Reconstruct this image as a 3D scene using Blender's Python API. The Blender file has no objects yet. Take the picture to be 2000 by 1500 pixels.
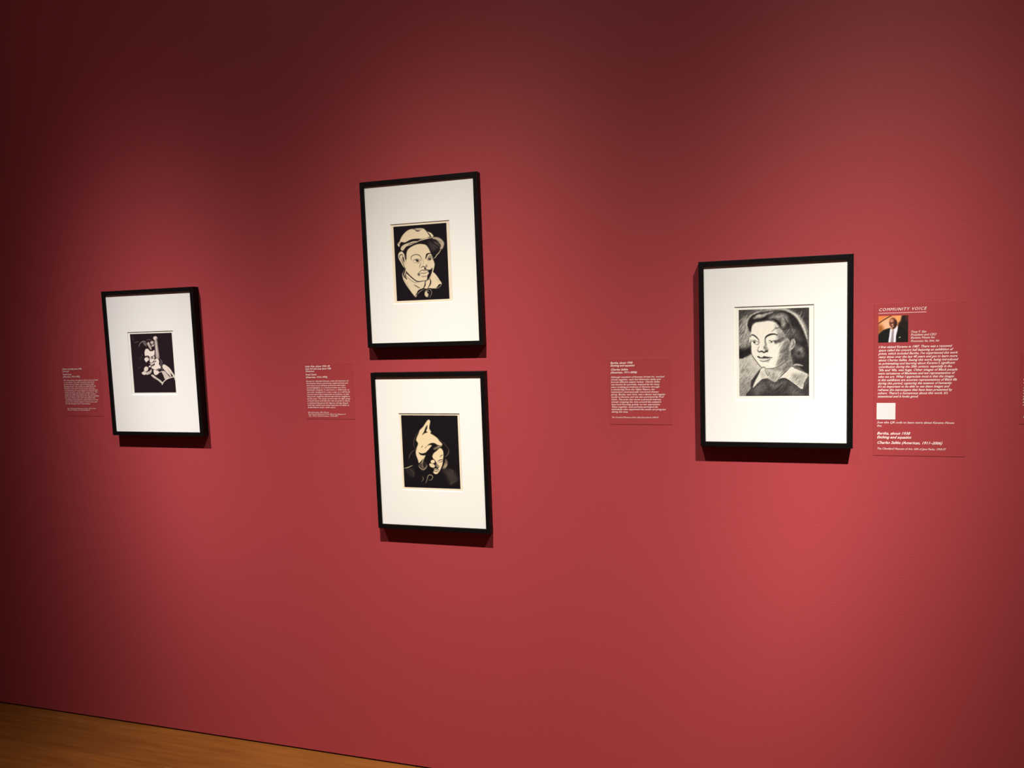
import bpy, bmesh, math
import numpy as np
from mathutils import Matrix, Vector

scene = bpy.context.scene
C = scene.collection
# units: metres; X runs along the wall, +Y goes into the wall, Z is up. Floor at z = 0.
EYE = 1.5778
FRONT = 2.25            # y of the picture frames' front faces
WALL = 2.28             # y of the wall's surface

# ---------------------------------------------------------------- camera
cd = bpy.data.cameras.new('camera'); cam = bpy.data.objects.new('camera', cd); C.objects.link(cam)
cd.sensor_fit = 'HORIZONTAL'; cd.sensor_width = 36.0; cd.lens = 36.0 * 1446.84 / 2000.0
cd.clip_start = 0.05; cd.clip_end = 60
right, up, back = (0.95689184, 0.2882763, -0.0354228), (0.00810421, 0.09541256, 0.99540483), (0.2903314, -0.95278183, 0.08896325)
cam.matrix_world = Matrix(((right[0], up[0], back[0], 0), (right[1], up[1], back[1], 0), (right[2], up[2], back[2], EYE), (0, 0, 0, 1)))
scene.camera = cam

# ---------------------------------------------------------------- light: a dark gallery, three track spots aimed at the pictures
w = bpy.data.worlds.new('gallery'); scene.world = w; w.use_nodes = True
bg = w.node_tree.nodes['Background']; bg.inputs[0].default_value = (1.0, 0.42, 0.34, 1); bg.inputs[1].default_value = 0.060

def spot(x, aim, power, sigma, expo, col, z=3.48, y=0.90):
    """a track spot whose beam fades from its axis like a reflector lamp's: exp(-(angle / sigma) ** expo), plus a little wide spill"""
    l = bpy.data.lights.new('track_spot', 'SPOT'); o = bpy.data.objects.new('track_spot', l); C.objects.link(o)
    l.energy = power; l.spot_size = math.radians(150); l.spot_blend = 0.3; l.shadow_soft_size = 0.022; l.color = col
    o.location = (x, y, z)
    o.rotation_euler = (Vector(aim) - Vector((x, y, z))).to_track_quat('-Z', 'Y').to_euler()
    l.use_nodes = True; nt = l.node_tree; em = nt.nodes['Emission']
    def op(kind, src, val=None):
        n = nt.nodes.new('ShaderNodeMath'); n.operation = kind; nt.links.new(src, n.inputs[0])
        if val is not None: n.inputs[1].default_value = val
        return n.outputs[0]
    tc = nt.nodes.new('ShaderNodeTexCoord'); sp = nt.nodes.new('ShaderNodeSeparateXYZ'); nt.links.new(tc.outputs['Normal'], sp.inputs[0])
    t = op('ARCCOSINE', op('MINIMUM', op('ABSOLUTE', sp.outputs['Z']), 1.0))
    beam = op('EXPONENT', op('MULTIPLY', op('POWER', op('DIVIDE', t, sigma), expo), -1.0))
    spill = op('MULTIPLY', op('EXPONENT', op('MULTIPLY', op('POWER', op('DIVIDE', t, 0.9), 2.0), -1.0)), 0.021)
    ad = nt.nodes.new('ShaderNodeMath'); nt.links.new(beam, ad.inputs[0]); nt.links.new(spill, ad.inputs[1])
    nt.links.new(ad.outputs[0], em.inputs['Strength'])
    return o
spot(-2.20, (-1.989, WALL, 0.862), 588, 0.185, 1.69, (1.0, 0.95, 0.93))
spot(-0.68, (-0.983, WALL, 0.542), 708, 0.252, 1.94, (1.0, 0.94, 0.85))
spot(0.69, (0.172, WALL, 0.715), 955, 0.191, 1.57, (1.0, 0.965, 0.89))

vs = scene.view_settings
vs.view_transform = 'Standard'; vs.look = 'None'; vs.exposure = 0.0; vs.gamma = 1.0; vs.use_curve_mapping = False
scene.display_settings.display_device = 'sRGB'

# ---------------------------------------------------------------- materials
def mat(name):
    m = bpy.data.materials.new(name); m.use_nodes = True
    return m, m.node_tree, m.node_tree.nodes['Principled BSDF']
def plain(name, col, rough=0.6, spec=0.3):
    m, nt, b = mat(name)
    b.inputs['Base Color'].default_value = (*col, 1); b.inputs['Roughness'].default_value = rough; b.inputs['Specular IOR Level'].default_value = spec
    return m
def node(nt, kind, **kw):
    n = nt.nodes.new(kind)
    for k, v in kw.items():
        if k in n.inputs: n.inputs[k].default_value = v
        else: setattr(n, k, v)
    return n

def wall_paint():
    m, nt, b = mat('red_wall_paint')
    tc = node(nt, 'ShaderNodeTexCoord')
    n1 = node(nt, 'ShaderNodeTexNoise', Scale=150.0, Detail=3.0, Roughness=0.6)
    n2 = node(nt, 'ShaderNodeTexNoise', Scale=2.2, Detail=3.0)
    mp = node(nt, 'ShaderNodeMapping'); mp.inputs['Scale'].default_value = (0.7, 1, 1.3)
    nt.links.new(tc.outputs['Object'], mp.inputs[0]); nt.links.new(mp.outputs[0], n1.inputs['Vector']); nt.links.new(tc.outputs['Object'], n2.inputs['Vector'])
    r = node(nt, 'ShaderNodeMix', data_type='RGBA')
    r.inputs['A'].default_value = (0.362, 0.0455, 0.0538, 1); r.inputs['B'].default_value = (0.382, 0.0490, 0.0573, 1)
    nt.links.new(n2.outputs['Fac'], r.inputs['Factor']); nt.links.new(r.outputs['Result'], b.inputs['Base Color'])
    bp = node(nt, 'ShaderNodeBump', Strength=0.26, Distance=0.0012)
    nt.links.new(n1.outputs['Fac'], bp.inputs['Height']); nt.links.new(bp.outputs[0], b.inputs['Normal'])
    b.inputs['Roughness'].default_value = 0.55; b.inputs['Specular IOR Level'].default_value = 0.25
    return m

def floor_wood(k):
    m, nt, b = mat('honey_oak')
    tc = node(nt, 'ShaderNodeTexCoord'); mp = node(nt, 'ShaderNodeMapping'); mp.inputs['Scale'].default_value = (1.2, 16, 1)
    oi = node(nt, 'ShaderNodeObjectInfo'); ad = node(nt, 'ShaderNodeVectorMath', operation='ADD')
    nz = node(nt, 'ShaderNodeTexNoise', Scale=2.4, Detail=5.0, Roughness=0.6)
    cr = node(nt, 'ShaderNodeValToRGB')
    cr.color_ramp.elements[0].position = 0.3; cr.color_ramp.elements[0].color = (0.142 * k, 0.045 * k, 0.0070 * k, 1)
    cr.color_ramp.elements[1].position = 0.72; cr.color_ramp.elements[1].color = (0.215 * k, 0.076 * k, 0.0135 * k, 1)
    hv = node(nt, 'ShaderNodeHueSaturation'); ma = node(nt, 'ShaderNodeMath', operation='MULTIPLY_ADD'); ma.inputs[1].default_value = 0.12; ma.inputs[2].default_value = 0.94
    nt.links.new(tc.outputs['Object'], mp.inputs[0]); nt.links.new(mp.outputs[0], ad.inputs[0]); nt.links.new(oi.outputs['Random'], ad.inputs[1])
    nt.links.new(ad.outputs[0], nz.inputs['Vector']); nt.links.new(nz.outputs['Fac'], cr.inputs[0])
    nt.links.new(oi.outputs['Random'], ma.inputs[0]); nt.links.new(ma.outputs[0], hv.inputs['Value']); nt.links.new(cr.outputs[0], hv.inputs['Color'])
    nt.links.new(hv.outputs[0], b.inputs['Base Color'])
    b.inputs['Roughness'].default_value = 0.38; b.inputs['Specular IOR Level'].default_value = 0.35
    return m

def frame_wood():
    m, nt, b = mat('black_stained_wood')
    tc = node(nt, 'ShaderNodeTexCoord'); nz = node(nt, 'ShaderNodeTexNoise', Scale=60.0, Detail=4.0)
    nt.links.new(tc.outputs['Object'], nz.inputs['Vector'])
    r = node(nt, 'ShaderNodeMix', data_type='RGBA'); r.inputs['A'].default_value = (0.0022, 0.0016, 0.0016, 1); r.inputs['B'].default_value = (0.0050, 0.0038, 0.0037, 1)
    nt.links.new(nz.outputs['Fac'], r.inputs['Factor']); nt.links.new(r.outputs['Result'], b.inputs['Base Color'])
    b.inputs['Roughness'].default_value = 0.5; b.inputs['Specular IOR Level'].default_value = 0.13
    return m

def board(name, col):
    m, nt, b = mat(name)
    tc = node(nt, 'ShaderNodeTexCoord'); nz = node(nt, 'ShaderNodeTexNoise', Scale=400.0, Detail=2.0)
    nt.links.new(tc.outputs['Object'], nz.inputs['Vector'])
    bp = node(nt, 'ShaderNodeBump', Strength=0.05, Distance=0.0005)
    nt.links.new(nz.outputs['Fac'], bp.inputs['Height']); nt.links.new(bp.outputs[0], b.inputs['Normal'])
    b.inputs['Base Color'].default_value = (*col, 1); b.inputs['Roughness'].default_value = 0.85; b.inputs['Specular IOR Level'].default_value = 0.1
    return m

def printed():
    m, nt, b = mat('printed_ink')
    a = node(nt, 'ShaderNodeAttribute', attribute_name='ink')
    nt.links.new(a.outputs['Color'], b.inputs['Base Color'])
    b.inputs['Roughness'].default_value = 0.8; b.inputs['Specular IOR Level'].default_value = 0.12
    return m

def glazing():
    m = bpy.data.materials.new('museum_glass'); m.use_nodes = True; nt = m.node_tree
    nt.nodes.clear()
    out = node(nt, 'ShaderNodeOutputMaterial'); mx = node(nt, 'ShaderNodeMixShader'); mx.inputs[0].default_value = 0.012
    t = node(nt, 'ShaderNodeBsdfTransparent'); g = node(nt, 'ShaderNodeBsdfGlossy'); g.inputs['Roughness'].default_value = 0.03
    nt.links.new(t.outputs[0], mx.inputs[1]); nt.links.new(g.outputs[0], mx.inputs[2]); nt.links.new(mx.outputs[0], out.inputs[0])
    return m

M = dict(wall=wall_paint(), floor=[floor_wood(k) for k in (1.0, 1.32, 0.92, 1.16)], frame=frame_wood(), matboard=board('white_mat_board', (0.85, 0.84, 0.80)),
         bevel=board('mat_core', (0.88, 0.86, 0.81)), paper=board('cream_print_paper', (0.80, 0.70, 0.54)), paper2=board('pale_print_paper', (0.84, 0.81, 0.73)),
         ink=printed(), glass=glazing(), back=plain('dark_backing', (0.02, 0.018, 0.016), 0.9, 0.1),
         label=plain('red_label_panel', (0.360, 0.0445, 0.0500), 0.5, 0.3), text=plain('white_lettering', (0.92, 0.80, 0.76), 0.7, 0.2),
         faint=plain('pink_rule', (0.62, 0.27, 0.28), 0.7, 0.2), white=plain('white_patch', (0.74, 0.70, 0.69), 0.7, 0.2), gap=plain('dark_gap', (0.01, 0.008, 0.008), 0.95, 0.0))

# ---------------------------------------------------------------- helpers
def obj(name, verts, faces, m, parent=None, loc=(0, 0, 0), smooth=False):
    me = bpy.data.meshes.new(name); me.from_pydata(verts, [], faces); me.update()
    me.materials.append(m)
    o = bpy.data.objects.new(name, me); C.objects.link(o); o.location = loc
    if parent: o.parent = parent
    return o
def box_mesh(x0, x1, y0, y1, z0, z1):
    v = [(x, y, z) for x in (x0, x1) for y in (y0, y1) for z in (z0, z1)]
    f = [(0, 1, 3, 2), (4, 6, 7, 5), (0, 4, 5, 1), (2, 3, 7, 6), (0, 2, 6, 4), (1, 5, 7, 3)]
    return v, f
def bevel(o, wdt, seg=2):
    bm = bmesh.new(); bm.from_mesh(o.data)
    bmesh.ops.bevel(bm, geom=bm.edges[:], offset=wdt, segments=seg, affect='EDGES', profile=0.6)
    bmesh.ops.recalc_face_normals(bm, faces=bm.faces[:]); bm.to_mesh(o.data); bm.free()
def fix(o):
    bm = bmesh.new(); bm.from_mesh(o.data); bmesh.ops.recalc_face_normals(bm, faces=bm.faces[:]); bm.to_mesh(o.data); bm.free()
def tag(o, label, cat, group=None):
    o['label'] = label; o['category'] = cat
    if group: o['group'] = group
def thing(name, loc):
    o = bpy.data.objects.new(name, None); C.objects.link(o); o.location = loc; o.empty_display_size = 0.05
    return o
def structure(o, label=None):
    o['kind'] = 'structure'
    if label: o['label'] = label

# ---------------------------------------------------------------- wall and floor
v, f = box_mesh(-7.0, 5.0, WALL, WALL + 0.12, 0.007, 4.2)
wall = obj('wall_back', v, f, M['wall']); fix(wall); structure(wall, 'tall plain gallery wall painted deep red with a fine roller texture')

fl = obj('floor', *box_mesh(-7.0, 5.0, -3.0, WALL + 0.12, -0.06, -0.0185), M['gap']); fix(fl); structure(fl, 'honey coloured wooden plank floor meeting the red wall')
PW = 0.2085; rnd = np.random.RandomState(11); plank_meshes = {}
row = 0; y1 = WALL + 0.02
y0 = 2.071
while y1 > -2.9:
    x = -7.0 + [0.0, -0.9, -0.4, -1.3][row % 4]
    while x < 5.0:
        ln = [1.9, 2.3, 2.1, 1.7][int(rnd.randint(4))]
        a, b_ = max(x, -7.0), min(x + ln, 5.0)
        if b_ - a > 0.05:
            key = (round(b_ - a, 3), round(y1 - y0, 3), row % 4)
            if key not in plank_meshes:
                o = obj('plank', *box_mesh(-(b_ - a) / 2 + 0.0006, (b_ - a) / 2 - 0.0006, -(y1 - y0) / 2 + 0.0006, (y1 - y0) / 2 - 0.0006, -0.0185, 0.0), M['floor'][row % 4])
                bevel(o, 0.0009, 1); plank_meshes[key] = o.data
            else:
                o = bpy.data.objects.new('plank', plank_meshes[key]); C.objects.link(o)
            o.parent = fl; o.location = ((a + b_) / 2, (y0 + y1) / 2, 0)
        x += ln
    y1 = y0; y0 -= PW; row += 1
# ---------------------------------------------------------------- flat pictures (ink drawn on paper), painted per vertex
def srgb2lin(c):
    c = np.asarray(c, dtype=np.float64) / 255.0
    return np.where(c <= 0.04045, c / 12.92, ((c + 0.055) / 1.055) ** 2.4)

def curve(pts, closed, n=5):
    """Catmull-Rom through the points"""
    P = np.array(pts, float); N = len(P); out = []
    rng = range(N if closed else N - 1)
    for i in rng:
        if closed:
            a, b, c, d = P[i - 1], P[i], P[(i + 1) % N], P[(i + 2) % N]
        else:
            a, b, c, d = P[max(i - 1, 0)], P[i], P[i + 1], P[min(i + 2, N - 1)]
        for k in range(n):
            t = k / n
            out.append(0.5 * ((2 * b) + (c - a) * t + (2 * a - 5 * b + 4 * c - d) * t * t + (3 * b - a - 3 * c + d) * t ** 3))
    if not closed: out.append(P[-1])
    return np.array(out)

class Picture:
    """paints in sketch units; quad = the sheet's corners TL, TR, BR, BL in those units"""
    def __init__(s, quad, w, h, dark, light, base):
        s.dark = np.array(dark, float); s.light = np.array(light, float)
        src = [(0, 0), (1, 0), (1, 1), (0, 1)]
        A = []; B = []
        for (u, v), (x, y) in zip(src, quad):
            A += [[u, v, 1, 0, 0, 0, -x * u, -x * v], [0, 0, 0, u, v, 1, -y * u, -y * v]]; B += [x, y]
        m = np.append(np.linalg.solve(np.array(A, float), np.array(B, float)), 1)
        U, V = np.meshgrid(np.linspace(0, 1, w), np.linspace(0, 1, h))
        q = m[6] * U + m[7] * V + 1
        s.X = (m[0] * U + m[1] * V + m[2]) / q; s.Y = (m[3] * U + m[4] * V + m[5]) / q
        s.C = np.empty((h, w, 3)); s.C[:] = s.col(base)
    def col(s, t):
        if isinstance(t, (tuple, list)): return np.array(t, float)
        return s.dark + (s.light - s.dark) * t
    def box(s, P, pad):
        x0, y0 = P.min(0) - pad; x1, y1 = P.max(0) + pad
        m = (s.X >= x0) & (s.X <= x1) & (s.Y >= y0) & (s.Y <= y1)
        if not m.any(): return None
        r = np.where(m.any(1))[0]; c = np.where(m.any(0))[0]
        return slice(r[0], r[-1] + 1), slice(c[0], c[-1] + 1)
    def lay(s, b, m, t, alpha):
        m = (np.clip(m, 0, 1) * alpha)[..., None]
        s.C[b] = s.C[b] * (1 - m) + s.col(t) * m
    def poly(s, pts, t, blur=9, alpha=1.0, smooth=True):
        P = curve(pts, True, 4) if smooth else np.array(pts, float)
        b = s.box(P, blur)
        if b is None: return
        X = s.X[b]; Y = s.Y[b]; d = np.full(X.shape, 1e18); ins = np.zeros(X.shape, bool)
        Q = np.roll(P, -1, 0)
        for (ax, ay), (bx, by) in zip(P, Q):
            ex, ey = bx - ax, by - ay; L = ex * ex + ey * ey + 1e-9
            k = np.clip(((X - ax) * ex + (Y - ay) * ey) / L, 0, 1)
            d = np.minimum(d, (X - ax - k * ex) ** 2 + (Y - ay - k * ey) ** 2)
            if ey:
                ins ^= ((ay > Y) != (by > Y)) & (X < ex * (Y - ay) / ey + ax)
        sd = np.sqrt(d) * np.where(ins, 1, -1)
        k = np.clip(sd / blur * 0.5 + 0.5, 0, 1)
        s.lay(b, k * k * (3 - 2 * k), t, alpha)
    def line(s, pts, w, t, blur=7, alpha=1.0, taper=True):
        P = curve(pts, False, 4); n = len(P)
        b = s.box(P, w + blur)
        if b is None: return
        X = s.X[b]; Y = s.Y[b]; m = np.zeros(X.shape)
        for i in range(n - 1):
            (ax, ay), (bx, by) = P[i], P[i + 1]
            ex, ey = bx - ax, by - ay; L = ex * ex + ey * ey + 1e-9
            k = np.clip(((X - ax) * ex + (Y - ay) * ey) / L, 0, 1)
            dd = np.sqrt((X - ax - k * ex) ** 2 + (Y - ay - k * ey) ** 2)
            f = (i + k) / (n - 1)
            ww = w * 0.5 * ((0.35 + 0.65 * np.sin(np.pi * np.clip(f, 0.03, 0.97))) if taper else 1.0)
            m = np.maximum(m, (ww - dd) / blur + 0.5)
        s.lay(b, m, t, alpha)
    def oval(s, cx, cy, rx, ry, t, blur=7, alpha=1.0, rot=0):
        a = np.linspace(0, 2 * np.pi, 14, endpoint=False)
        c, n = math.cos(rot), math.sin(rot)
        s.poly([(cx + rx * math.cos(k) * c - ry * math.sin(k) * n, cy + rx * math.cos(k) * n + ry * math.sin(k) * c) for k in a], t, blur, alpha)

def picture_boy():
    p = Picture([(152, 190), (1015, 128), (1065, 1368), (210, 1395)], 190, 250, (13, 7, 15), (240, 222, 186), 0.03)
    P, L, O = p.poly, p.line, p.oval
    # cap
    P([(258, 440), (265, 395), (300, 330), (350, 275), (400, 240), (455, 225), (500, 222), (560, 215), (620, 215), (655, 228), (690, 262), (725, 275), (765, 292), (795, 325), (802, 352), (740, 370), (640, 388), (560, 396), (480, 394), (420, 407), (370, 432), (340, 445), (300, 445)], 0.92)
    P([(466, 226), (500, 238), (530, 264), (560, 264), (592, 244), (566, 246), (538, 246), (512, 232)], 0.1, 12)
    P([(500, 228), (560, 220), (625, 222), (600, 240), (560, 246), (525, 242)], 0.75, 16)
    L([(695, 268), (728, 308), (752, 340), (756, 358), (716, 362)], 17, 0.06)
    P([(280, 438), (330, 448), (370, 438), (420, 408), (470, 392), (520, 386), (590, 386), (540, 402), (490, 414), (440, 420), (400, 438), (350, 458), (315, 476), (296, 500), (270, 515), (262, 480)], 0.05)
    P([(218, 475), (248, 437), (272, 440), (258, 465), (250, 512), (236, 512), (228, 495)], 0.9)
    L([(235, 470), (250, 460)], 9, 0.1)
    P([(270, 545), (290, 505), (340, 472), (400, 452), (470, 428), (545, 425), (522, 447), (470, 472), (420, 494), (365, 512), (332, 550), (310, 578), (282, 572)], 0.86)
    L([(395, 495), (420, 470), (470, 458), (510, 446)], 10, 0.2)
    # brim
    P([(515, 470), (530, 440), (600, 405), (700, 378), (800, 360), (870, 364), (925, 392), (975, 450), (968, 520), (935, 565), (900, 610), (865, 660), (835, 695), (805, 718), (790, 690), (760, 620), (740, 560), (700, 492), (640, 468), (570, 468)], 0.05)
    P([(800, 362), (868, 362), (930, 392), (977, 452), (968, 518), (942, 558), (910, 545), (925, 500), (890, 445), (850, 405), (790, 384)], 0.74, 14)
    for a, b_ in (((800, 425), (905, 480)), ((815, 450), (925, 520)), ((850, 400), (940, 455)), ((785, 470), (880, 540))):
        L([a, b_], 14, 0.5, 14, 0.7)
    P([(730, 430), (800, 470), (850, 540), (800, 590), (740, 520)], 0.2, 40)
    L([(520, 452), (570, 420), (650, 396), (740, 375), (800, 366)], 13, 0.92)
    L([(925, 545), (905, 600), (860, 650), (835, 690), (805, 712)], 12, 0.85)
    L([(935, 570), (900, 600), (890, 640)], 6, 0.7)
    # head
    P([(300, 592), (355, 548), (420, 505), (500, 468), (515, 482), (450, 518), (402, 552), (372, 610), (366, 700), (345, 690), (325, 625)], 0.04)
    P([(362, 700), (366, 615), (390, 558), (440, 518), (500, 488), (560, 472), (620, 472), (680, 488), (715, 528), (745, 585), (768, 640), (788, 690), (795, 725), (808, 760), (820, 800), (815, 845), (802, 895), (790, 935), (770, 990), (742, 1040), (700, 1062), (640, 1076), (580, 1082), (520, 1064), (470, 1024), (420, 978), (380, 934), (350, 895), (335, 840), (345, 770)], 0.92)
    P([(230, 655), (244, 612), (280, 590), (310, 608), (335, 650), (352, 700), (348, 760), (338, 820), (322, 850), (300, 820), (268, 760), (240, 712)], 0.9)
    L([(252, 700), (256, 660), (284, 640), (310, 660)], 13, 0.08)
    L([(268, 700), (290, 745), (316, 800), (322, 842)], 9, 0.12)
    P([(298, 675), (318, 690), (328, 735), (322, 770), (306, 730)], 0.15)
    L([(332, 655), (352, 720), (366, 690)], 12, 0.1)
    # brows, eyes, nose, mouth
    L([(450, 735), (436, 705), (450, 672), (490, 648), (540, 644), (580, 662), (602, 700), (606, 745)], 12, 0.25, 8)
    L([(470, 758), (492, 728), (535, 716), (575, 728), (596, 752)], 9, 0.3)
    P([(508, 736), (536, 724), (562, 738), (560, 756), (538, 760), (524, 748)], 0.06, 9); O(506, 756, 14, 9, 0.97)
    L([(480, 776), (525, 772), (575, 752)], 8, 0.45)
    L([(545, 792), (564, 780), (582, 760)], 8, 0.4)
    L([(676, 712), (690, 665), (706, 636), (764, 622)], 26, 0.06)
    P([(706, 690), (745, 652), (770, 660), (785, 690), (770, 720), (730, 735), (700, 725)], 0.62, 16)
    O(742, 718, 22, 16, 0.15, 10); L([(702, 738), (735, 742), (765, 728)], 7, 0.3)
    L([(628, 700), (640, 760), (632, 810)], 6, 0.6)
    L([(602, 775), (582, 825), (574, 862)], 11, 0.45, 9)
    L([(600, 862), (628, 838), (655, 845), (668, 872)], 14, 0.15)
    O(692, 829, 15, 18, 0.4, 14)
    P([(652, 886), (660, 862), (676, 846), (680, 874), (704, 888), (742, 892), (768, 876), (784, 860), (784, 900), (772, 945), (750, 1000), (722, 1048), (692, 1066), (702, 1033), (702, 1000), (710, 975), (728, 950), (722, 928), (708, 900), (680, 890)], 0.05, 9)
    P([(700, 770), (745, 745), (778, 770), (775, 830), (740, 858), (706, 838)], 0.9, 14)
    L([(550, 962), (575, 925), (618, 896), (652, 906), (690, 900), (718, 922)], 11, 0.25)
    L([(552, 966), (598, 944), (648, 950), (690, 936), (718, 926)], 10, 0.3)
    L([(610, 992), (650, 998), (692, 990)], 8, 0.45)
    P([(545, 955), (572, 950), (586, 978), (560, 990)], 0.35, 12)
    L([(600, 1000), (650, 1004), (700, 996)], 10, 0.6, 12)
    L([(802, 735), (818, 800), (804, 875), (785, 945), (762, 1010), (738, 1044)], 8, 0.92)
    # jaw and collars
    P([(352, 862), (322, 908), (298, 960), (305, 1025), (330, 1085), (370, 1152), (420, 1222), (470, 1290), (510, 1334), (532, 1312), (540, 1262), (572, 1216), (622, 1196), (652, 1172), (672, 1120), (668, 1072), (580, 1086), (500, 1062), (430, 1002), (380, 962), (356, 930)], 0.9)
    L([(350, 868), (330, 920), (318, 965), (332, 1020)], 22, 0.06); L([(356, 940), (345, 990), (358, 1030), (372, 1042)], 18, 0.08)
    L([(372, 938), (430, 1002), (490, 1050), (545, 1084), (620, 1076), (680, 1066)], 14, 0.15)
    L([(356, 985), (420, 1048), (490, 1095), (548, 1100)], 8, 0.45); L([(486, 1132), (535, 1164), (584, 1192)], 12, 0.1)
    L([(330, 1040), (370, 1120), (430, 1200)], 5, 0.6)
    P([(790, 930), (832, 960), (872, 1010), (904, 1062), (938, 1118), (892, 1136), (845, 1192), (785, 1196), (722, 1190), (690, 1200), (648, 1192), (672, 1150), (680, 1082), (742, 1042), (770, 985)], 0.92)
    L([(744, 1036), (758, 1085), (746, 1135), (716, 1180)], 20, 0.06); L([(668, 1078), (664, 1140), (640, 1186)], 16, 0.08)
    L([(838, 1020), (870, 1060), (898, 1100)], 5, 0.65)
    L([(938, 1120), (916, 1158), (870, 1190), (838, 1200)], 8, 0.85); P([(890, 1138), (925, 1128), (900, 1165), (862, 1186)], 0.05)
    L([(535, 1300), (552, 1240), (600, 1212), (660, 1192)], 16, 0.06); L([(545, 1290), (575, 1252), (650, 1206)], 7, 0.8)
    L([(500, 1325), (520, 1300), (528, 1270)], 10, 0.1)
    O(700, 1284, 42, 52, 0.85); P([(705, 1240), (742, 1262), (740, 1310), (712, 1330), (722, 1290), (700, 1262)], 0.06)
    L([(655, 1235), (705, 1216), (752, 1214), (774, 1262), (760, 1312), (735, 1352)], 8, 0.65)
    return p

def picture_hood():
    p = Picture([(118, 135), (1032, 135), (1075, 1332), (160, 1303)], 190, 250, (11, 6, 12), (240, 218, 176), 0.03)
    P, L, O = p.poly, p.line, p.oval
    L([(388, 405), (338, 500), (318, 600), (340, 680)], 12, 0.25); L([(332, 698), (280, 738), (246, 795), (238, 845)], 8, 0.42)
    L([(700, 500), (800, 580), (862, 650), (888, 705), (872, 765), (828, 808)], 16, 0.22, 16); L([(888, 700), (872, 765), (830, 806)], 7, 0.5)
    P([(790, 1020), (890, 1010), (970, 1045), (1040, 1160), (1010, 1200), (920, 1255), (880, 1195), (840, 1110)], 0.2, 50)
    L([(880, 1010), (960, 1040), (930, 1060)], 10, 0.3, 12); L([(1020, 1190), (940, 1230), (905, 1262)], 10, 0.32, 14)
    P([(180, 1010), (290, 990), (330, 1080), (300, 1140), (230, 1100)], 0.14, 40); L([(250, 1010), (310, 1060), (300, 1135)], 12, 0.28, 14)
    P([(574, 206), (590, 236), (578, 300), (576, 350), (602, 400), (592, 425), (640, 455), (700, 500), (738, 550), (778, 592), (772, 628), (728, 620), (680, 605), (642, 592), (604, 594), (566, 612), (612, 620), (590, 652), (560, 692), (520, 735), (470, 752), (430, 754), (402, 742), (428, 776), (478, 786), (508, 784), (482, 830), (440, 872), (400, 910), (385, 862), (358, 790), (350, 730), (366, 660), (388, 592), (360, 540), (370, 490), (398, 430), (420, 372), (472, 320), (512, 260), (546, 214)], 0.95, 10)
    P([(540, 292), (538, 345), (522, 390), (545, 408), (500, 424), (458, 452), (488, 400), (508, 345)], 0.04)
    L([(442, 660), (464, 626)], 9, 0.15); L([(500, 672), (528, 638)], 8, 0.2); L([(540, 630), (580, 600), (640, 588), (690, 605)], 16, 0.05)
    L([(402, 742), (450, 762), (510, 752), (555, 705), (610, 640)], 20, 0.04)
    P([(640, 668), (690, 642), (745, 626), (770, 640), (728, 664), (684, 684), (650, 690)], 0.5, 16); L([(700, 640), (740, 632)], 10, 0.75)
    # face
    P([(735, 668), (772, 676), (796, 720), (800, 790), (792, 855), (782, 930), (756, 1000), (726, 1052), (690, 1088), (652, 1084), (630, 1056), (652, 1032), (690, 1042), (726, 1020), (704, 1004), (720, 985), (690, 960), (682, 902), (660, 862), (630, 832), (620, 792), (645, 746), (692, 708)], 0.95)
    L([(742, 812), (765, 788), (790, 772)], 12, 0.35, 10); L([(705, 884), (745, 858), (796, 848)], 12, 0.08); L([(722, 898), (760, 890), (792, 866)], 9, 0.15)
    P([(690, 905), (712, 940), (735, 965), (700, 985), (676, 950)], 0.55, 14)
    O(626, 885, 35, 29, 0.95); P([(568, 925), (600, 912), (640, 928), (662, 955), (642, 988), (602, 982), (576, 956)], 0.92)
    L([(600, 980), (640, 996), (690, 990)], 14, 0.05)
    P([(640, 1018), (668, 996), (700, 1004), (728, 1016), (704, 1036), (664, 1038)], 0.9); L([(645, 1020), (690, 1012), (724, 1018)], 9, 0.08); L([(640, 1044), (680, 1050), (712, 1040)], 8, 0.12)
    # hair at both sides
    P([(832, 848), (862, 882), (862, 938), (830, 985), (788, 1002), (800, 962), (822, 920)], 0.5, 22)
    for a, b_ in (((828, 905), (795, 990)), ((846, 915), (815, 998)), ((858, 925), (835, 985))): L([a, b_], 8, 0.85)
    P([(398, 940), (430, 900), (470, 880), (520, 920), (532, 955), (510, 995), (470, 1020), (424, 996)], 0.3, 22)
    L([(500, 800), (470, 860), (440, 920)], 12, 0.75); L([(396, 945), (412, 985), (468, 1020), (512, 992), (534, 948)], 10, 0.75)
    L([(460, 905), (455, 960), (470, 1000)], 9, 0.55); O(490, 935, 22, 36, 0.08, 14)
    # coat lines
    L([(158, 996), (220, 982), (296, 948)], 11, 0.85); L([(438, 1212), (472, 1170), (454, 1128)], 8, 0.6)
    L([(506, 1240), (528, 1180), (545, 1122), (582, 1100), (622, 1130), (602, 1180), (556, 1192)], 10, 0.75)
    return p

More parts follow.
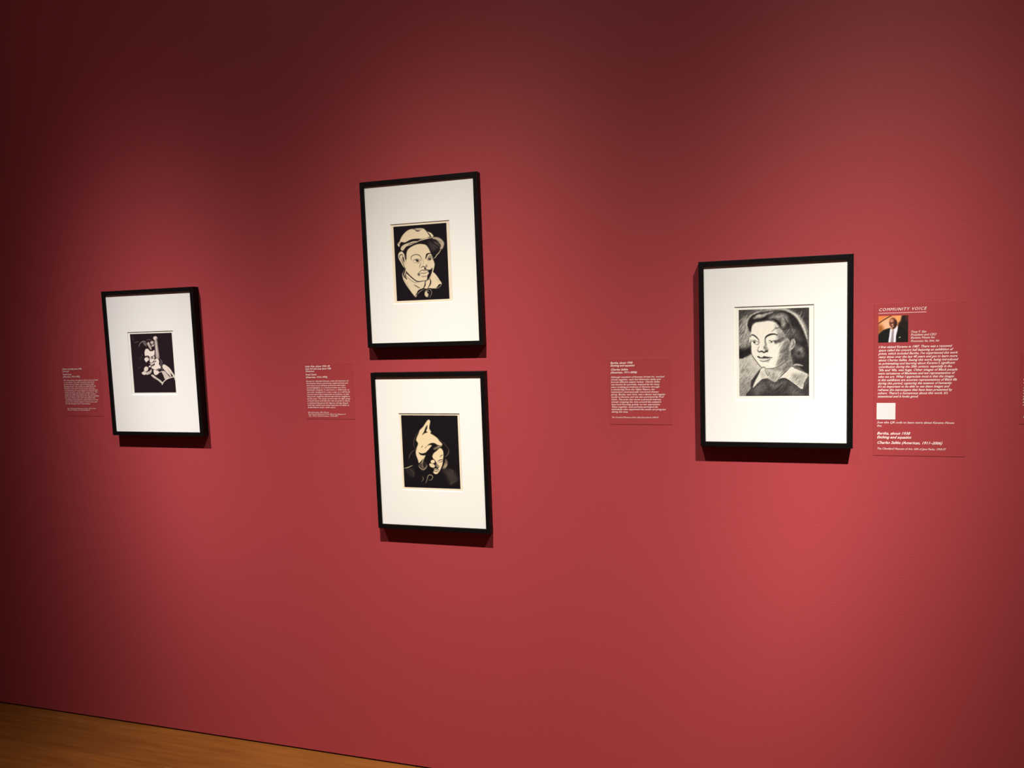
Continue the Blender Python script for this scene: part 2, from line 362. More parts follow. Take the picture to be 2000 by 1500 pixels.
def picture_embrace():
    p = Picture([(148, 130), (1022, 112), (1112, 1358), (240, 1358)], 170, 210, (24, 11, 18), (244, 232, 216), 0.04)
    P, L, O = p.poly, p.line, p.oval
    L([(200, 190), (222, 270)], 16, 0.25, 16); L([(236, 312), (290, 296), (340, 284)], 10, 0.4)
    for a, b_ in (((345, 630), (378, 672)), ((375, 590), (395, 640)), ((395, 540), (410, 590)), ((312, 856), (372, 818))): L([a, b_], 8, 0.35)
    P([(660, 272), (716, 262), (736, 400), (762, 632), (690, 626), (676, 450)], 0.66, 12); L([(694, 290), (706, 450), (722, 605)], 18, 0.9, 10); L([(668, 270), (684, 620)], 8, 0.4)
    O(680, 220, 44, 40, 0.9, 12); O(708, 238, 14, 18, 0.5, 12)
    L([(335, 396), (365, 325), (420, 285), (470, 290), (505, 350)], 20, 0.5, 12); L([(430, 300), (460, 340), (490, 380)], 40, 0.45, 20); L([(490, 262), (560, 250), (620, 275)], 9, 0.5)
    P([(508, 334), (544, 300), (574, 362), (604, 438), (584, 466), (556, 425)], 0.75, 12); P([(574, 296), (630, 278), (644, 318), (612, 352), (590, 334)], 0.78, 12); P([(596, 380), (652, 346), (646, 386), (610, 398)], 0.85, 10)
    P([(455, 505), (478, 446), (530, 444), (560, 482), (612, 492), (660, 470), (664, 540), (652, 582), (602, 598), (560, 604), (536, 604), (508, 582), (470, 594), (458, 562)], 0.96)
    P([(448, 660), (468, 626), (520, 606), (542, 632), (546, 672), (512, 702), (490, 722), (464, 692)], 0.94)
    P([(552, 580), (600, 570), (596, 640), (588, 700), (562, 690), (558, 640)], 0.95)
    L([(500, 625), (528, 622), (545, 650)], 12, 0.1); L([(460, 602), (510, 588), (552, 606), (552, 660)], 12, 0.08)
    P([(566, 690), (588, 640), (640, 588), (664, 622), (644, 692), (604, 732), (570, 724)], 0.92); L([(570, 640), (610, 604), (655, 590)], 12, 0.08); L([(585, 660), (618, 640), (650, 642)], 12, 0.1); O(620, 628, 14, 10, 0.1)
    P([(556, 745), (600, 740), (640, 722), (660, 700), (650, 760), (612, 790), (582, 770)], 0.9); L([(560, 740), (590, 752)], 8, 0.5)
    P([(648, 690), (690, 650), (732, 650), (758, 700), (756, 762), (792, 820), (782, 862), (720, 884), (650, 872), (598, 842), (602, 812), (640, 792), (664, 752), (652, 720)], 0.96)
    L([(640, 722), (668, 704), (698, 700)], 17, 0.06); L([(690, 690), (680, 730)], 8, 0.3); P([(604, 800), (622, 768), (660, 758), (668, 776), (630, 802)], 0.08); L([(612, 792), (650, 776)], 6, 0.7)
    P([(642, 884), (700, 888), (756, 918), (742, 962), (690, 994), (650, 962)], 0.94); L([(700, 880), (752, 862), (800, 872)], 16, 0.08)
    for a, b_, c in (((758, 640), (800, 680), (832, 728)), ((785, 690), (815, 735), (818, 790)), ((770, 700), (790, 760), (806, 830)), ((800, 850), (824, 870), (802, 900))): L([a, b_, c], 10, 0.5)
    P([(438, 862), (468, 814), (512, 818), (534, 850), (512, 902), (482, 922), (502, 952), (450, 988), (400, 964), (392, 940), (440, 902)], 0.92); L([(440, 905), (470, 925), (500, 905)], 8, 0.45)
    P([(498, 932), (558, 902), (596, 864), (602, 912), (572, 962), (530, 978), (488, 984)], 0.8); L([(560, 905), (548, 970)], 9, 0.5); O(566, 808, 30, 18, 0.92, 8, 1, -0.5)
    P([(826, 800), (858, 768), (920, 800), (980, 850), (1040, 940), (1092, 1022), (1084, 1095), (1064, 1040), (1000, 955), (1016, 1032), (960, 1002), (900, 922), (836, 852)], 0.92)
    L([(930, 860), (990, 950), (1010, 1010)], 9, 0.5); P([(1002, 955), (1042, 1030), (1018, 1034)], 0.06)
    P([(812, 925), (870, 908), (912, 950), (962, 1012), (984, 1032), (900, 1086), (868, 1062), (846, 1000)], 0.82); L([(930, 960), (985, 1025)], 14, 0.06); L([(748, 948), (796, 922), (850, 908)], 13, 0.95)
    P([(588, 995), (625, 980), (690, 1030), (750, 1072), (800, 1110), (836, 1150), (808, 1168), (740, 1110), (680, 1072), (630, 1040)], 0.84); L([(700, 1050), (690, 1080)], 8, 0.5)
    L([(820, 1190), (860, 1122), (930, 1072), (1000, 1046), (1066, 1028)], 17, 0.98, 8, 1, False); L([(1060, 1030), (1085, 1060), (1088, 1100)], 12, 0.8)
    L([(625, 1090), (660, 1104)], 10, 0.2)
    return p

def picture_woman():
    p = Picture([(92, 152), (1070, 106), (1075, 1342), (100, 1345)], 230, 290, (18, 15, 17), (236, 230, 216), 0.42)
    P, L, O = p.poly, p.line, p.oval
    # background tones
    P([(60, 100), (330, 100), (240, 210), (150, 330), (60, 420)], 0.22, 90); P([(330, 90), (760, 60), (860, 170), (560, 140), (380, 180)], 0.5, 50)
    P([(760, 60), (1120, 60), (1120, 560), (1050, 480), (980, 330), (880, 200)], 0.18, 70)
    P([(60, 430), (150, 420), (235, 480), (240, 600), (230, 700), (150, 700), (60, 640)], 0.62, 90); P([(150, 300), (205, 280), (215, 400), (230, 500), (160, 560)], 0.7, 60)
    P([(60, 690), (150, 690), (262, 660), (275, 770), (190, 810), (60, 890)], 0.06, 40)
    L([(205, 420), (205, 330), (236, 262), (290, 212), (360, 180)], 24, 0.95, 20)
    L([(780, 160), (880, 210), (950, 300), (1005, 410), (1040, 530)], 40, 0.95, 36); L([(930, 230), (1000, 330), (1050, 440)], 26, 0.6, 40)
    L([(440, 175), (560, 140), (700, 130), (800, 160)], 26, 0.75, 30)
    # hair
    P([(208, 345), (222, 290), (268, 232), (340, 196), (430, 176), (540, 158), (650, 150), (750, 164), (830, 204), (900, 274), (960, 374), (1010, 484), (1050, 604), (1075, 750), (1080, 1030), (1000, 995), (940, 945), (860, 925), (826, 905), (800, 760), (790, 560), (720, 505), (690, 405), (640, 330), (560, 290), (480, 290), (400, 302), (330, 314), (284, 352), (266, 446), (240, 432)], 0.1, 16)
    P([(700, 420), (800, 400), (900, 420), (960, 560), (900, 560), (860, 520), (790, 540), (740, 510)], 0.3, 60)
    L([(300, 262), (350, 248), (420, 228), (480, 200), (560, 178)], 40, 0.72, 30); L([(330, 236), (400, 215)], 30, 0.8, 22); L([(290, 300), (380, 290), (450, 262), (530, 216), (590, 180)], 22, 0.06, 18)
    P([(520, 250), (600, 205), (700, 190), (760, 230), (780, 300), (720, 310), (640, 280), (560, 270)], 0.58, 50); L([(560, 268), (620, 300), (660, 350), (672, 392)], 22, 0.06, 16)
    P([(690, 290), (735, 300), (742, 350), (706, 392), (682, 360)], 0.6, 28); L([(720, 250), (760, 330), (740, 400), (690, 420)], 14, 0.18, 18); L([(790, 300), (830, 400), (850, 480)], 22, 0.32, 30)
    L([(470, 190), (560, 165), (640, 165)], 12, 0.35, 14); L([(640, 170), (740, 180), (830, 230), (900, 310)], 14, 0.1, 18)
    # shoulder behind, neck
    P([(60, 885), (150, 822), (220, 790), (276, 768), (332, 850), (372, 912), (404, 952), (372, 1000), (300, 1090), (266, 1140), (262, 1220), (250, 1290), (232, 1380), (60, 1380)], 0.76, 12)
    P([(80, 1150), (200, 1120), (262, 1160), (240, 1380), (80, 1380)], 0.55, 80); P([(250, 790), (330, 870), (390, 950), (330, 960), (250, 870)], 0.85, 50)
    P([(400, 935), (540, 955), (640, 930), (760, 845), (800, 700), (836, 850), (824, 925), (760, 992), (640, 1112), (590, 1146), (520, 1112), (470, 1062), (456, 970)], 0.84, 10)
    P([(560, 970), (680, 945), (770, 860), (830, 780), (840, 910), (760, 1000), (700, 1050), (690, 990)], 0.42, 60); P([(480, 985), (560, 1040), (640, 1060), (590, 1140), (520, 1105)], 0.68, 40)
    # face
    P([(268, 405), (290, 352), (340, 322), (420, 312), (500, 300), (580, 312), (634, 362), (652, 404), (692, 432), (722, 492), (748, 532), (792, 562), (804, 650), (804, 725), (792, 800), (762, 850), (692, 900), (622, 940), (540, 958), (460, 958), (402, 940), (370, 910), (330, 850), (290, 790), (270, 768), (262, 700), (256, 622), (238, 582), (244, 520), (262, 462)], 0.98, 10)
    P([(735, 540), (792, 575), (806, 700), (784, 815), (700, 890), (622, 932), (640, 860), (668, 760), (690, 660)], 0.5, 46); P([(770, 580), (806, 640), (796, 780), (750, 850), (745, 720)], 0.38, 36)
    P([(640, 440), (700, 440), (742, 520), (700, 565), (640, 600), (620, 560)], 0.55, 36); P([(600, 350), (650, 395), (690, 450), (650, 460), (600, 410)], 0.72, 34)
    L([(545, 445), (580, 420), (605, 395)], 12, 0.55, 12); L([(660, 380), (625, 400), (600, 392)], 12, 0.3, 12)
    L([(640, 598), (690, 572), (742, 526)], 18, 0.4, 20)
    # ear
    P([(808, 600), (838, 548), (874, 556), (884, 620), (852, 672), (812, 706), (792, 700)], 0.72, 14); L([(846, 568), (858, 610), (830, 660)], 14, 0.3, 12); L([(868, 650), (826, 690)], 12, 0.92); L([(884, 560), (890, 630), (850, 690), (820, 800)], 14, 0.12, 14)
    # brows and eyes
    L([(246, 524), (272, 494), (312, 506), (348, 538), (372, 566)], 17, 0.12, 10); L([(456, 566), (470, 520), (520, 490), (578, 480), (626, 492)], 24, 0.12, 10)
    L([(456, 556), (462, 600), (468, 640), (446, 668)], 24, 0.5, 18)
    L([(372, 566), (360, 600), (374, 640)], 9, 0.7, 10)
    L([(270, 586), (292, 571), (322, 574), (356, 592)], 10, 0.3); O(309, 596, 15, 14, 0.06, 9); L([(286, 586), (306, 588), (320, 602)], 9, 0.12); O(334, 602, 9, 8, 0.95); L([(314, 619), (346, 627), (378, 607)], 9, 0.4); L([(362, 560), (372, 590), (384, 604)], 10, 0.5, 10)
    L([(506, 578), (524, 570), (544, 580), (566, 570)], 11, 0.35); O(545, 590, 14, 12, 0.25, 10); O(570, 600, 11, 7, 0.98); P([(572, 571), (624, 566), (664, 546), (724, 524), (684, 568), (634, 599), (603, 616), (588, 600)], 0.28, 16); L([(508, 600), (530, 606)], 7, 0.6)
    # nose and mouth
    L([(352, 704), (372, 730), (410, 720), (440, 736), (472, 722), (496, 700)], 19, 0.16, 10); L([(358, 700), (362, 672), (378, 656)], 10, 0.5, 10); P([(450, 640), (478, 650), (500, 700), (470, 716), (446, 690)], 0.6, 22); O(478, 720, 22, 12, 0.12, 10); O(450, 668, 14, 16, 0.45, 14)
    P([(352, 796), (382, 802), (430, 790), (480, 796), (530, 810), (560, 808), (530, 832), (480, 852), (430, 852), (390, 842), (366, 816)], 0.9, 10)
    P([(346, 794), (368, 788), (388, 802), (420, 806), (440, 790), (490, 798), (562, 808), (505, 818), (440, 820), (386, 818), (366, 812)], 0.12, 9); L([(382, 848), (430, 862), (500, 848), (530, 830)], 13, 0.3, 10); L([(480, 872), (515, 866)], 9, 0.55)
    L([(262, 640), (264, 720), (282, 784), (330, 852), (380, 918), (430, 956), (520, 962), (600, 948), (690, 902), (770, 838)], 9, 0.3, 9, 1, False); L([(262, 560), (256, 620), (262, 700)], 10, 0.2, 10); L([(410, 950), (440, 940), (470, 958)], 10, 0.3)
    # light in the loose hair
    P([(880, 640), (930, 640), (990, 700), (1000, 780), (930, 800), (870, 760)], 0.42, 50); O(930, 750, 30, 26, 0.12, 30); O(960, 690, 26, 26, 0.55, 26)
    L([(840, 915), (900, 905), (980, 918)], 26, 0.75, 20); L([(900, 935), (960, 950)], 12, 0.3)
    # jumper and collar
    P([(240, 1380), (258, 1235), (262, 1140), (310, 1072), (404, 960), (420, 1090), (500, 1110), (560, 1145), (620, 1145), (660, 1108), (720, 1092), (860, 1165), (960, 1240), (1000, 1240), (1012, 1170), (1090, 1060), (1090, 1380)], 0.18, 10)
    P([(500, 1130), (600, 1180), (740, 1140), (680, 1220), (560, 1230)], 0.42, 50); P([(300, 1230), (420, 1150), (460, 1240), (340, 1340)], 0.36, 60); L([(590, 1270), (650, 1230), (720, 1160)], 14, 0.06, 18); P([(800, 1200), (920, 1260), (980, 1330), (820, 1330)], 0.34, 60)
    P([(404, 962), (466, 958), (472, 1010), (500, 1062), (512, 1084), (460, 1098), (420, 1108), (370, 1150), (288, 1228), (318, 1140), (350, 1080), (380, 1020)], 0.93, 8); L([(460, 962), (466, 1010), (500, 1066)], 10, 0.25); P([(400, 1020), (450, 1000), (470, 1070), (410, 1090)], 0.78, 30)
    P([(820, 934), (872, 960), (950, 990), (1058, 1040), (1052, 1082), (1012, 1160), (992, 1240), (962, 1246), (900, 1200), (830, 1150), (770, 1112), (720, 1092), (660, 1104), (630, 1122), (680, 1070), (742, 1010)], 0.92, 8)
    P([(860, 1040), (1000, 1040), (1040, 1080), (980, 1220), (900, 1180), (820, 1110)], 0.7, 50); L([(1056, 1046), (1050, 1088), (1010, 1164), (994, 1240), (960, 1250)], 10, 0.06); L([(630, 1124), (690, 1058), (750, 1000), (820, 932)], 9, 0.15); L([(640, 1122), (720, 1096), (780, 1120), (900, 1206), (960, 1252)], 9, 0.08)
    # etched strokes: right cheek, backdrop, shoulder
    rs = np.random.RandomState(7)
    for (cx, cy, sx, sy, t, n) in ((720, 720, 60, 110, 0.3, 26), (680, 860, 50, 40, 0.35, 10), (150, 520, 60, 150, 0.25, 26), (160, 330, 60, 90, 0.85, 12), (170, 1000, 70, 140, 0.4, 26), (560, 1060, 60, 50, 0.4, 12), (900, 1110, 80, 70, 0.4, 14), (800, 480, 90, 70, 0.6, 14), (960, 200, 60, 60, 0.6, 10)):
        for k in range(n):
            x, y = cx + rs.uniform(-sx, sx), cy + rs.uniform(-sy, sy); d = rs.uniform(14, 34)
            L([(x - d * 0.6, y + d), (x, y), (x + d * 0.6, y - d)], rs.uniform(6, 10), t, 7, rs.uniform(0.35, 0.75))
    # etched grain
    rs = np.random.RandomState(4); h, w = p.X.shape
    g = np.kron(rs.rand(h // 2 + 30, w // 2 + 30), np.ones((2, 2)))
    n = sum(g[20 + k:20 + k + h, 20 - k:20 - k + w] for k in range(-3, 4)) / 7 + 0.5 * g[20:20 + h, 20:20 + w]
    n = (n - n.mean()) / n.std()
    lum = p.C.mean(2) / 255.0
    amp = 26 * np.clip(1 - np.abs(lum - 0.5) / 0.48, 0.05, 1)
    p.C = np.clip(p.C + (n * amp)[..., None] * 0.62, 20, 245)
    return p

def picture_portrait():
    p = Picture([(165, 365), (745, 365), (718, 880), (170, 880)], 120, 110, (24, 20, 18), (236, 230, 236), (226, 150, 98))
    P, L, O = p.poly, p.line, p.oval
    P([(150, 340), (420, 340), (300, 420), (180, 500), (140, 500)], (222, 128, 70), 60); P([(240, 500), (380, 420), (420, 560), (380, 640), (260, 640)], (240, 178, 140), 70); P([(500, 380), (610, 360), (590, 480), (530, 540)], (238, 160, 100), 50)
    P([(140, 560), (240, 560), (270, 660), (180, 740), (140, 700)], (160, 92, 50), 50); L([(165, 520), (230, 470), (330, 410), (430, 355)], 20, (70, 40, 30), 14, 1, False)
    P([(640, 340), (790, 330), (790, 920), (520, 920), (540, 560), (590, 470)], (38, 30, 26), 26); P([(690, 360), (760, 360), (760, 470), (700, 460)], (80, 40, 36), 40)
    P([(165, 750), (200, 700), (280, 640), (390, 610), (420, 640), (400, 760), (390, 920), (150, 920)], (26, 26, 24), 14); P([(520, 620), (570, 560), (640, 620), (740, 760), (740, 920), (470, 920), (500, 760)], (28, 26, 24), 20)
    P([(398, 620), (440, 650), (530, 570), (530, 650), (500, 760), (480, 920), (362, 920), (375, 760)], (232, 226, 236), 12); P([(428, 660), (462, 650), (458, 740), (448, 900), (398, 900), (410, 780)], (150, 136, 138), 12)
    O(445, 505, 72, 100, (110, 62, 48), 16); P([(470, 460), (515, 470), (525, 540), (490, 610), (440, 630), (450, 570), (480, 520)], (52, 30, 26), 20); O(420, 465, 34, 36, (196, 130, 100), 26); L([(385, 510), (440, 512), (480, 500)], 12, (48, 28, 26), 10)
    O(435, 545, 16, 18, (214, 160, 120), 14); L([(425, 590), (450, 580), (470, 575)], 10, (220, 190, 160), 8); L([(550, 800), (585, 782)], 12, (220, 200, 170), 8)
    return p
# ---------------------------------------------------------------- framed prints
def sheet(name, pic, x0, x1, z0, z1, y, parent):
    """the printed image: a flat sheet coloured vertex by vertex"""
    h, wd = pic.X.shape
    gx, gz = np.meshgrid(np.linspace(x0, x1, wd), np.linspace(z1, z0, h))
    vv = np.stack([gx.ravel(), np.full(h * wd, y), gz.ravel()], 1)
    i = (np.arange(h - 1)[:, None] * wd + np.arange(wd - 1)[None]).ravel()
    ff = np.stack([i, i + wd, i + wd + 1, i + 1], 1)
    me = bpy.data.meshes.new(name)
    me.vertices.add(len(vv)); me.vertices.foreach_set('co', vv.ravel())
    me.loops.add(ff.size); me.loops.foreach_set('vertex_index', ff.ravel().astype(np.int32))
    me.polygons.add(len(ff)); me.polygons.foreach_set('loop_start', np.arange(0, ff.size, 4, dtype=np.int32)); me.polygons.foreach_set('loop_total', np.full(len(ff), 4, dtype=np.int32))
    me.update(calc_edges=True)
    at = me.color_attributes.new('ink', 'FLOAT_COLOR', 'POINT')
    lin = srgb2lin(np.clip(pic.C, 0, 255)).reshape(-1, 3)
    at.data.foreach_set('color', np.concatenate([lin, np.ones((len(lin), 1))], 1).ravel().astype(np.float32))
    me.materials.append(M['ink'])
    o = bpy.data.objects.new(name, me); C.objects.link(o); o.parent = parent
    return o

FACE, LIP = 0.0145, 0.006     # width of the frame's face, depth of its lip in front of the mat
def framed_print(label, outer, opening, image, pic, paper, img_label):
    X0, X1, Z0, Z1 = [k / 1000 for k in outer]
    cx, base = (X0 + X1) / 2, Z0
    t = thing('framed_print', (cx, WALL, base))
    tag(t, label, 'framed print', 'black framed prints on the red wall')
    hw, h = (X1 - X0) / 2, Z1 - Z0
    yf, yb = FRONT - WALL, -0.0003            # local y
    ym = yf + LIP
    def rail(p_out0, p_out1, p_in0, p_in1):
        q = [p_out0, p_out1, p_in1, p_in0]
        vv = [(a, yf, c) for a, c in q] + [(a, yb, c) for a, c in q]
        o = obj('frame_rail', vv, [(0, 1, 2, 3), (7, 6, 5, 4), (0, 4, 5, 1), (1, 5, 6, 2), (2, 6, 7, 3), (3, 7, 4, 0)], M['frame'], t)
        fix(o); bevel(o, 0.0009, 2)
    a, bb = hw, hw - FACE
    rail((-a, h), (a, h), (-bb, h - FACE), (bb, h - FACE)); rail((-a, 0), (a, 0), (-bb, FACE), (bb, FACE))
    rail((-a, 0), (-a, h), (-bb, FACE), (-bb, h - FACE)); rail((a, 0), (a, h), (bb, FACE), (bb, h - FACE))
    # window mat with a bevelled opening
    ox0, ox1, oz0, oz1 = [k / 1000 for k in opening]
    ox0 -= cx; ox1 -= cx; oz0 -= base; oz1 -= base
    e = 0.0018; d = 0.0022; m0 = bb + 0.0006; n0, n1 = FACE - 0.0006, h - FACE + 0.0006
    O_ = [(-m0, n0), (m0, n0), (m0, n1), (-m0, n1)]; I_ = [(ox0 - e, oz0 - e), (ox1 + e, oz0 - e), (ox1 + e, oz1 + e), (ox0 - e, oz1 + e)]; J_ = [(ox0, oz0), (ox1, oz0), (ox1, oz1), (ox0, oz1)]
    vv = [(x, ym, z) for x, z in O_] + [(x, ym, z) for x, z in I_]
    mt = obj('window_mat', vv, [(k, (k + 1) % 4, 4 + (k + 1) % 4, 4 + k) for k in range(4)], M['matboard'], t); fix_front(mt)
    vv = [(x, ym, z) for x, z in I_] + [(x, ym + d, z) for x, z in J_]
    bv = obj('mat_bevel', vv, [(k, (k + 1) % 4, 4 + (k + 1) % 4, 4 + k) for k in range(4)], M['bevel'], mt); fix_front(bv)
    # paper, image, glazing, backing
    g = 0.012
    pp = obj('print_paper', *box_mesh(ox0 - g, ox1 + g, ym + d, ym + d + 0.0006, oz0 - g, oz1 + g), paper, t); fix(pp)
    ix0, ix1, iz0, iz1 = [k / 1000 for k in image]
    im = sheet('printed_image', pic, ix0 - cx, ix1 - cx, iz0 - base, iz1 - base, ym + d - 0.0002, pp); im['label'] = img_label
    gl = obj('glazing', *box_mesh(-m0, m0, yf + 0.0025, yf + 0.0045, n0, n1), M['glass'], t); fix(gl)
    bk = obj('backing_board', *box_mesh(-m0, m0, ym + d + 0.001, ym + d + 0.004, n0, n1), M['back'], t); fix(bk)
    return t
def fix_front(o):
    bm = bmesh.new(); bm.from_mesh(o.data)
    for q in bm.faces:
        q.normal_update()
        if q.normal.y > 0: q.normal_flip()
    bm.to_mesh(o.data); bm.free()

framed_print('leftmost black framed print, dark linocut of an embracing pair beside a pale post', (-2294, -1878.5, 1183.3, 1730.8), (-2191.5, -1986, 1339, 1573.3), (-2182.5, -1992, 1346, 1567.5), picture_embrace(), M['paper2'], 'black print of two pale faces close together')
framed_print('upper print of the stacked pair, black framed portrait of a boy in a flat cap', (-1188.6, -776.4, 1494.1, 2040.4), (-1085.5, -880, 1638, 1895.5), (-1076.6, -889.5, 1646.5, 1889.3), picture_boy(), M['paper'], 'black print of a head in a cap with a wide collar')
framed_print('lower print of the stacked pair, black framed bowed figure in a pointed hood', (-1184.4, -778.1, 873.9, 1409.3), (-1089, -873, 1011, 1269.6), (-1082.3, -879.3, 1018.8, 1264.6), picture_hood(), M['paper'], 'black print of a hooded head looking down')
framed_print('largest and rightmost black framed print, grey etched portrait of a woman with a white collar', (-104.5, 311.7, 1176.1, 1720.6), (-3.6, 208.7, 1314.5, 1584.3), (7.1, 197.4, 1326, 1577), picture_woman(), M['paper2'], 'grey etching of a woman looking to one side')

# ---------------------------------------------------------------- wall texts
TH = 0.0008                    # thickness of a label panel
def lettering(name, rows, size, parent, cx, base, bold=0.0, shear=0.25, m='text', sp=1.0):
    """rows of (text, x mm, baseline mm, width mm); one flat mesh just proud of the panel"""
    vv = []; ff = []
    for s, x, z, wd in rows:
        cu = bpy.data.curves.new('line', 'FONT'); cu.body = s; cu.size = 1.0; cu.resolution_u = 2; cu.shear = shear; cu.offset = bold; cu.fill_mode = 'FRONT'; cu.space_character = sp
        o = bpy.data.objects.new('line', cu); C.objects.link(o)
        dg = bpy.context.evaluated_depsgraph_get(); me = o.evaluated_get(dg).to_mesh()
        n = len(me.vertices); co = np.empty(n * 3); me.vertices.foreach_get('co', co); co = co.reshape(-1, 3)
        k = len(vv); sx = wd / 1000 / max(co[:, 0].max(), 1e-6); sz = size / 1000
        vv += [(x / 1000 - cx + a * sx, -TH - 0.0003, z / 1000 - base + c * sz) for a, c, _ in co.tolist()]
        ff += [tuple(k + i for i in p.vertices) for p in me.polygons]
        o.evaluated_get(dg).to_mesh_clear(); bpy.data.objects.remove(o); bpy.data.curves.remove(cu)
    o = obj(name, vv, ff, M[m], parent); fix_front(o)
    return o
def panel(label, x0, x1, z0, z1):
    cx = (x0 + x1) / 2000
    t = thing('wall_label', (cx, WALL, z0 / 1000)); tag(t, label, 'wall label', 'text labels on the red wall')
    h = (z1 - z0) / 1000; hw = (x1 - x0) / 2000
    o = obj('label_panel', *box_mesh(-hw, hw, -TH, -0.0002, 0, h), M['label'], t); fix(o); bevel(o, 0.00025, 1)
    return t, cx, z0 / 1000

def block(texts, rows): return [(s, *r) for s, r in zip(texts, rows)]

# first label, left of the leftmost print
t, cx, bz = panel('small red text label furthest left, with the dimmest lettering, left of the leftmost print', -2553, -2362, 1252, 1447)
lettering('title_text', block(['Mother and Child, about 1940', 'Linocut'], [(-2546.4, 1436.1, 96.5), (-2546.9, 1427.3, 33)]), 8.6, t, cx, bz, 0.012, 0.15)
lettering('artist_text', block(['Fred Carlo', '(American, 1913–1992)'], [(-2546.5, 1414.9, 44.6), (-2546.5, 1405.6, 84.5)]), 8.6, t, cx, bz, 0.012, 0.15)
Lx = [170.7, 152.6, 151.8, 159.7, 152.4, 166.9, 163.9, 156.6, 170.0, 150.7, 164.1, 157.9, 124.3]
B1 = ['This print shows two figures drawn close and held', 'in an embrace. The artist carved the dark block', 'so that faces and hands come forward in light,', 'leaving most of the surface as solid black ink.', 'Members of the studio shared presses and tools,', 'and linoleum was an inexpensive material that', 'suited the bold contrast of this composition. The', 'carved lines give the blanket and hair texture,', 'while the post rising behind the figures steadies', 'the scene. Works such as this were shown in the', 'community and printed in small editions for the', 'artists who worked together in those years and', 'for the friends who visited them.']
lettering('body_text', [(s, -2545, 1392.0 - 7.73 * i, Lx[i]) for i, s in enumerate(B1)], 7.6, t, cx, bz, 0.0, 0.15)
lettering('credit_text', block(['The Cleveland Museum of Art, Gift of the', 'Print Club of Cleveland'], [(-2539.5, 1280.8, 142.8), (-2538, 1274.6, 112.2)]), 6.0, t, cx, bz, 0.0, 0.15)

# second label, left of the stacked pair
t, cx, bz = panel('small red text label between the leftmost print and the stacked pair of prints', -1458, -1267, 1246.5, 1445)
lettering('title_text', block(['Little Man, about 1935–40', 'Little Girl with Coat, about 1938', 'Linocut'], [(-1452.9, 1430.2, 98.5), (-1452.5, 1421.6, 101.6), (-1452.0, 1413.5, 34.8)]), 8.6, t, cx, bz, 0.012)
lettering('artist_text', block(['Fred Carlo', '(American, 1913–1992)'], [(-1452.9, 1401.4, 44.0), (-1452.5, 1392.2, 85.6)]), 8.6, t, cx, bz, 0.012)
Lx = [167.6, 165.2, 154.9, 155.5, 168.1, 170.7, 166.4, 170.0, 170.6, 168.2, 161.9, 164.5, 111.1]
B2 = ['Known for dramatic linocuts, artist and members of', 'the Karamu House community explored black and', 'dark tones to set off faces and hands with bright', 'carved highlights, as in both portraits seen here,', 'intimately cropped. In each print, a child looks to', 'one side, wrapped in a coat, a cap, or a tall hood.', 'Linocuts were also inexpensive to produce, so that', 'the prints could be shared and sold to neighbors', 'at low cost. The artist carved only the light areas', 'of each block and left the rest to print as black,', 'a method that gives the figures strong shapes', 'with few details and draws attention to them as', 'individuals seen with care.']
lettering('body_text', [(s, -1452, 1378.6 - 7.73 * i, Lx[i]) for i, s in enumerate(B2)], 7.6, t, cx, bz)
lettering('credit_text', block(['Gift of the artist, 1941.122 and', 'The Cleveland Museum of Art, Gift of the Museum of', 'Art, Print Department, 1943.387'], [(-1452.7, 1268.6, 83.9), (-1452.1, 1262.4, 149.3), (-1450.5, 1256.0, 118.2)]), 6.0, t, cx, bz)

# third label, left of the rightmost print
t, cx, bz = panel('small red text label between the stacked pair and the rightmost framed portrait', -381, -190, 1236, 1440.8)
lettering('title_text', block(['Bertha, about 1938', 'Etching and aquatint'], [(-374.1, 1424.9, 68.7), (-374.3, 1416.5, 75.4)]), 8.6, t, cx, bz, 0.014, 0.35)
lettering('artist_text', block(['Charles Sallée', '(American, 1911–2006)'], [(-374.0, 1404.3, 54.0), (-374.3, 1395.3, 81.6)]), 8.6, t, cx, bz, 0.014, 0.35)
Lx = [164.4, 153.6, 150.2, 149.3, 148.4, 134.3, 147.3, 166.8, 161.8, 152.7, 153.4, 150.0, 143.3, 166.2, 51.4]
B3 = ['Although members of Karamu Artists Inc. worked', 'closely together, each had distinctive styles and', 'favored different subject matter. Charles Sallée', 'was known for portraits, inspired by his many', 'years studying portraiture at Karamu through', 'a scholarship from the Gilpin Players, the', "institution's internationally renowned theater", 'group. Bertha, seen here, was a dancer and singular', 'model at Karamu and was also portrayed by Fred', 'Carlo. This print also shows a personal interest,', "closely cropping the view around the subject's", 'head and focusing quietly on her expression.', 'Taken together, such portraits portrayed the', 'individuals who supported the studio art program', 'during this time.']
lettering('body_text', [(s, -374.2, 1381.3 - 7.735 * i, Lx[i]) for i, s in enumerate(B3)], 7.6, t, cx, bz, 0.004, 0.35)
lettering('credit_text', block(['The Cleveland Museum of Art, Gift of June Parks 1999.77'], [(-374.2, 1256.2, 145.1)]), 6.2, t, cx, bz, 0.0, 0.35)

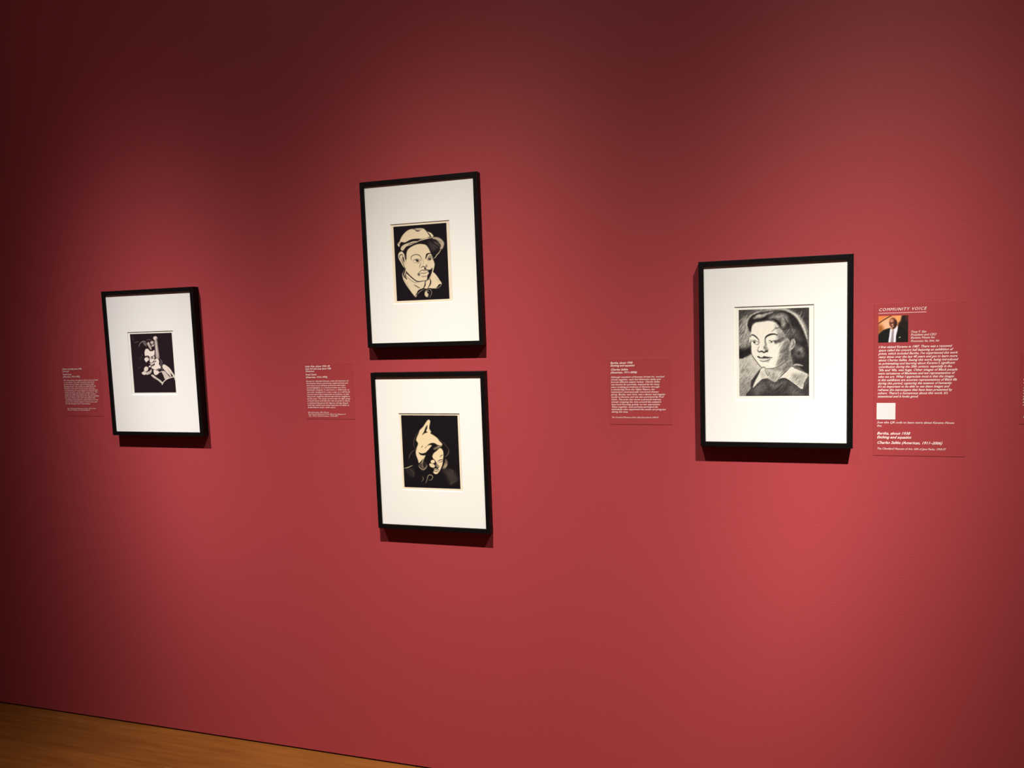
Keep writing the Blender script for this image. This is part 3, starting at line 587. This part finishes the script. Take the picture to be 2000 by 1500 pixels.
# large panel right of the rightmost print
t, cx, bz = panel('tall red text panel headed COMMUNITY VOICE with a small photograph, right of the framed portrait', 369, 598, 1153, 1581.5)
lettering('heading_text', [('COMMUNITY VOICE', 379.3, 1559.9, 120.5)], 11.5, t, cx, bz, 0.0, 0.35, sp=1.22)
o = obj('heading_rule', *box_mesh(0.3794 - cx, 0.4985 - cx, -TH - 0.0004, -TH + 0.0001, 1.5522 - bz, 1.5552 - bz), M['faint'], t); fix(o)
lettering('caption_text', block(['Tony F. Sias', 'President and CEO', 'Karamu House Inc.', 'Pronouns: he, him, his'], [(460.0, 1497.5, 39.7), (460.1, 1489.2, 63.7), (460.2, 1481.2, 60.4), (460.3, 1472.0, 70.9)]), 8.6, t, cx, bz, 0.0, 0.4)
Lx = [182.6, 185.7, 196.8, 195.8, 198.2, 190.9, 183.6, 197.0, 191.8, 189.4, 196.5, 184.6, 179.4, 186.5, 175.9, 102.8]
B5 = ['I first visited Karamu in 1987. There was a renewed', 'space called the concert hall featuring an exhibition of', "prints, which included Bertha. I've experienced this work", 'many times over the last 40 years and got to learn more', 'about Charles Sallée. Seeing this work, being introduced', "to printmaking and learning about Karamu's significant", 'contribution during the 20th century, especially in the', "'30s and '40s, was huge. Other images of Black people", 'were caricatures of Blackness and not representations of', 'who we are. What I appreciate most is that the images', 'in this exhibition are accurate representations of Black life', 'during this period, capturing the essence of humanity.', "It's so important to be able to see these images and", 'reframe the stereotypes that have been presented by', "others. There's a humanness about this work. It's", 'intentional and it looks good.']
lettering('body_text', [(s, 380.2 - 0.12 * i, 1456.8 - 9.25 * i, Lx[i]) for i, s in enumerate(B5)], 9.2, t, cx, bz, 0.008, 0.4)
o = obj('white_square', *box_mesh(0.3767 - cx, 0.4244 - cx, -TH - 0.0004, -TH + 0.0001, 1.2560 - bz, 1.3026 - bz), M['white'], t); fix(o); o['label'] = 'plain white square printed on the panel'
lettering('note_text', block(['Scan this QR code to learn more about Karamu House', 'Inc.'], [(377.2, 1244.7, 193.5), (377.3, 1235.3, 13.3)]), 8.8, t, cx, bz, 0.0, 0.4)
lettering('title_text', block(['Bertha, about 1938', 'Etching and aquatint', 'Charles Sallée (American, 1911–2006)'], [(377.4, 1213.0, 85.2), (377.5, 1202.1, 88.6), (377.6, 1186.7, 165.0)]), 10.6, t, cx, bz, 0.016, 0.4)
lettering('credit_text', [('The Cleveland Museum of Art, Gift of June Parks, 1999.77', 377.8, 1170.3, 174.3)], 8.0, t, cx, bz, 0.0, 0.4)
ph = sheet('photograph', picture_portrait(), 0.3794 - cx, 0.4542 - cx, 1.4727 - bz, 1.5462 - bz, -TH - 0.0004, t); ph['label'] = 'small photograph of a man in a dark suit and grey tie'

# label at the right edge of the view
t, cx, bz = panel('small red text label at the far right edge, mostly cut off by the view', 725.5, 916.5, 1245, 1440)
lettering('title_text', block(['Portrait study, about 1940', 'Etching'], [(732, 1364, 96), (732, 1355.5, 34)]), 8.6, t, cx, bz, 0.012, 0.35)
B6 = ['Artists at the settlement house often chose their', 'neighbors as sitters and drew them in the studio,', 'working from life in pencil before taking up the', 'etching needle. The plates were small and printed', 'by hand in the evening on the shared press, and', 'sheets were pinned to the wall to dry overnight,', 'ready to be shown.']
lettering('body_text', [(s, 732, 1341.5 - 7.73 * i, [168, 160, 152, 166, 158, 163, 70][i]) for i, s in enumerate(B6)], 7.6, t, cx, bz, 0.004, 0.35)
lettering('credit_text', block(['The Cleveland Museum of Art'], [(732, 1262, 110)]), 6.2, t, cx, bz, 0.0, 0.35)
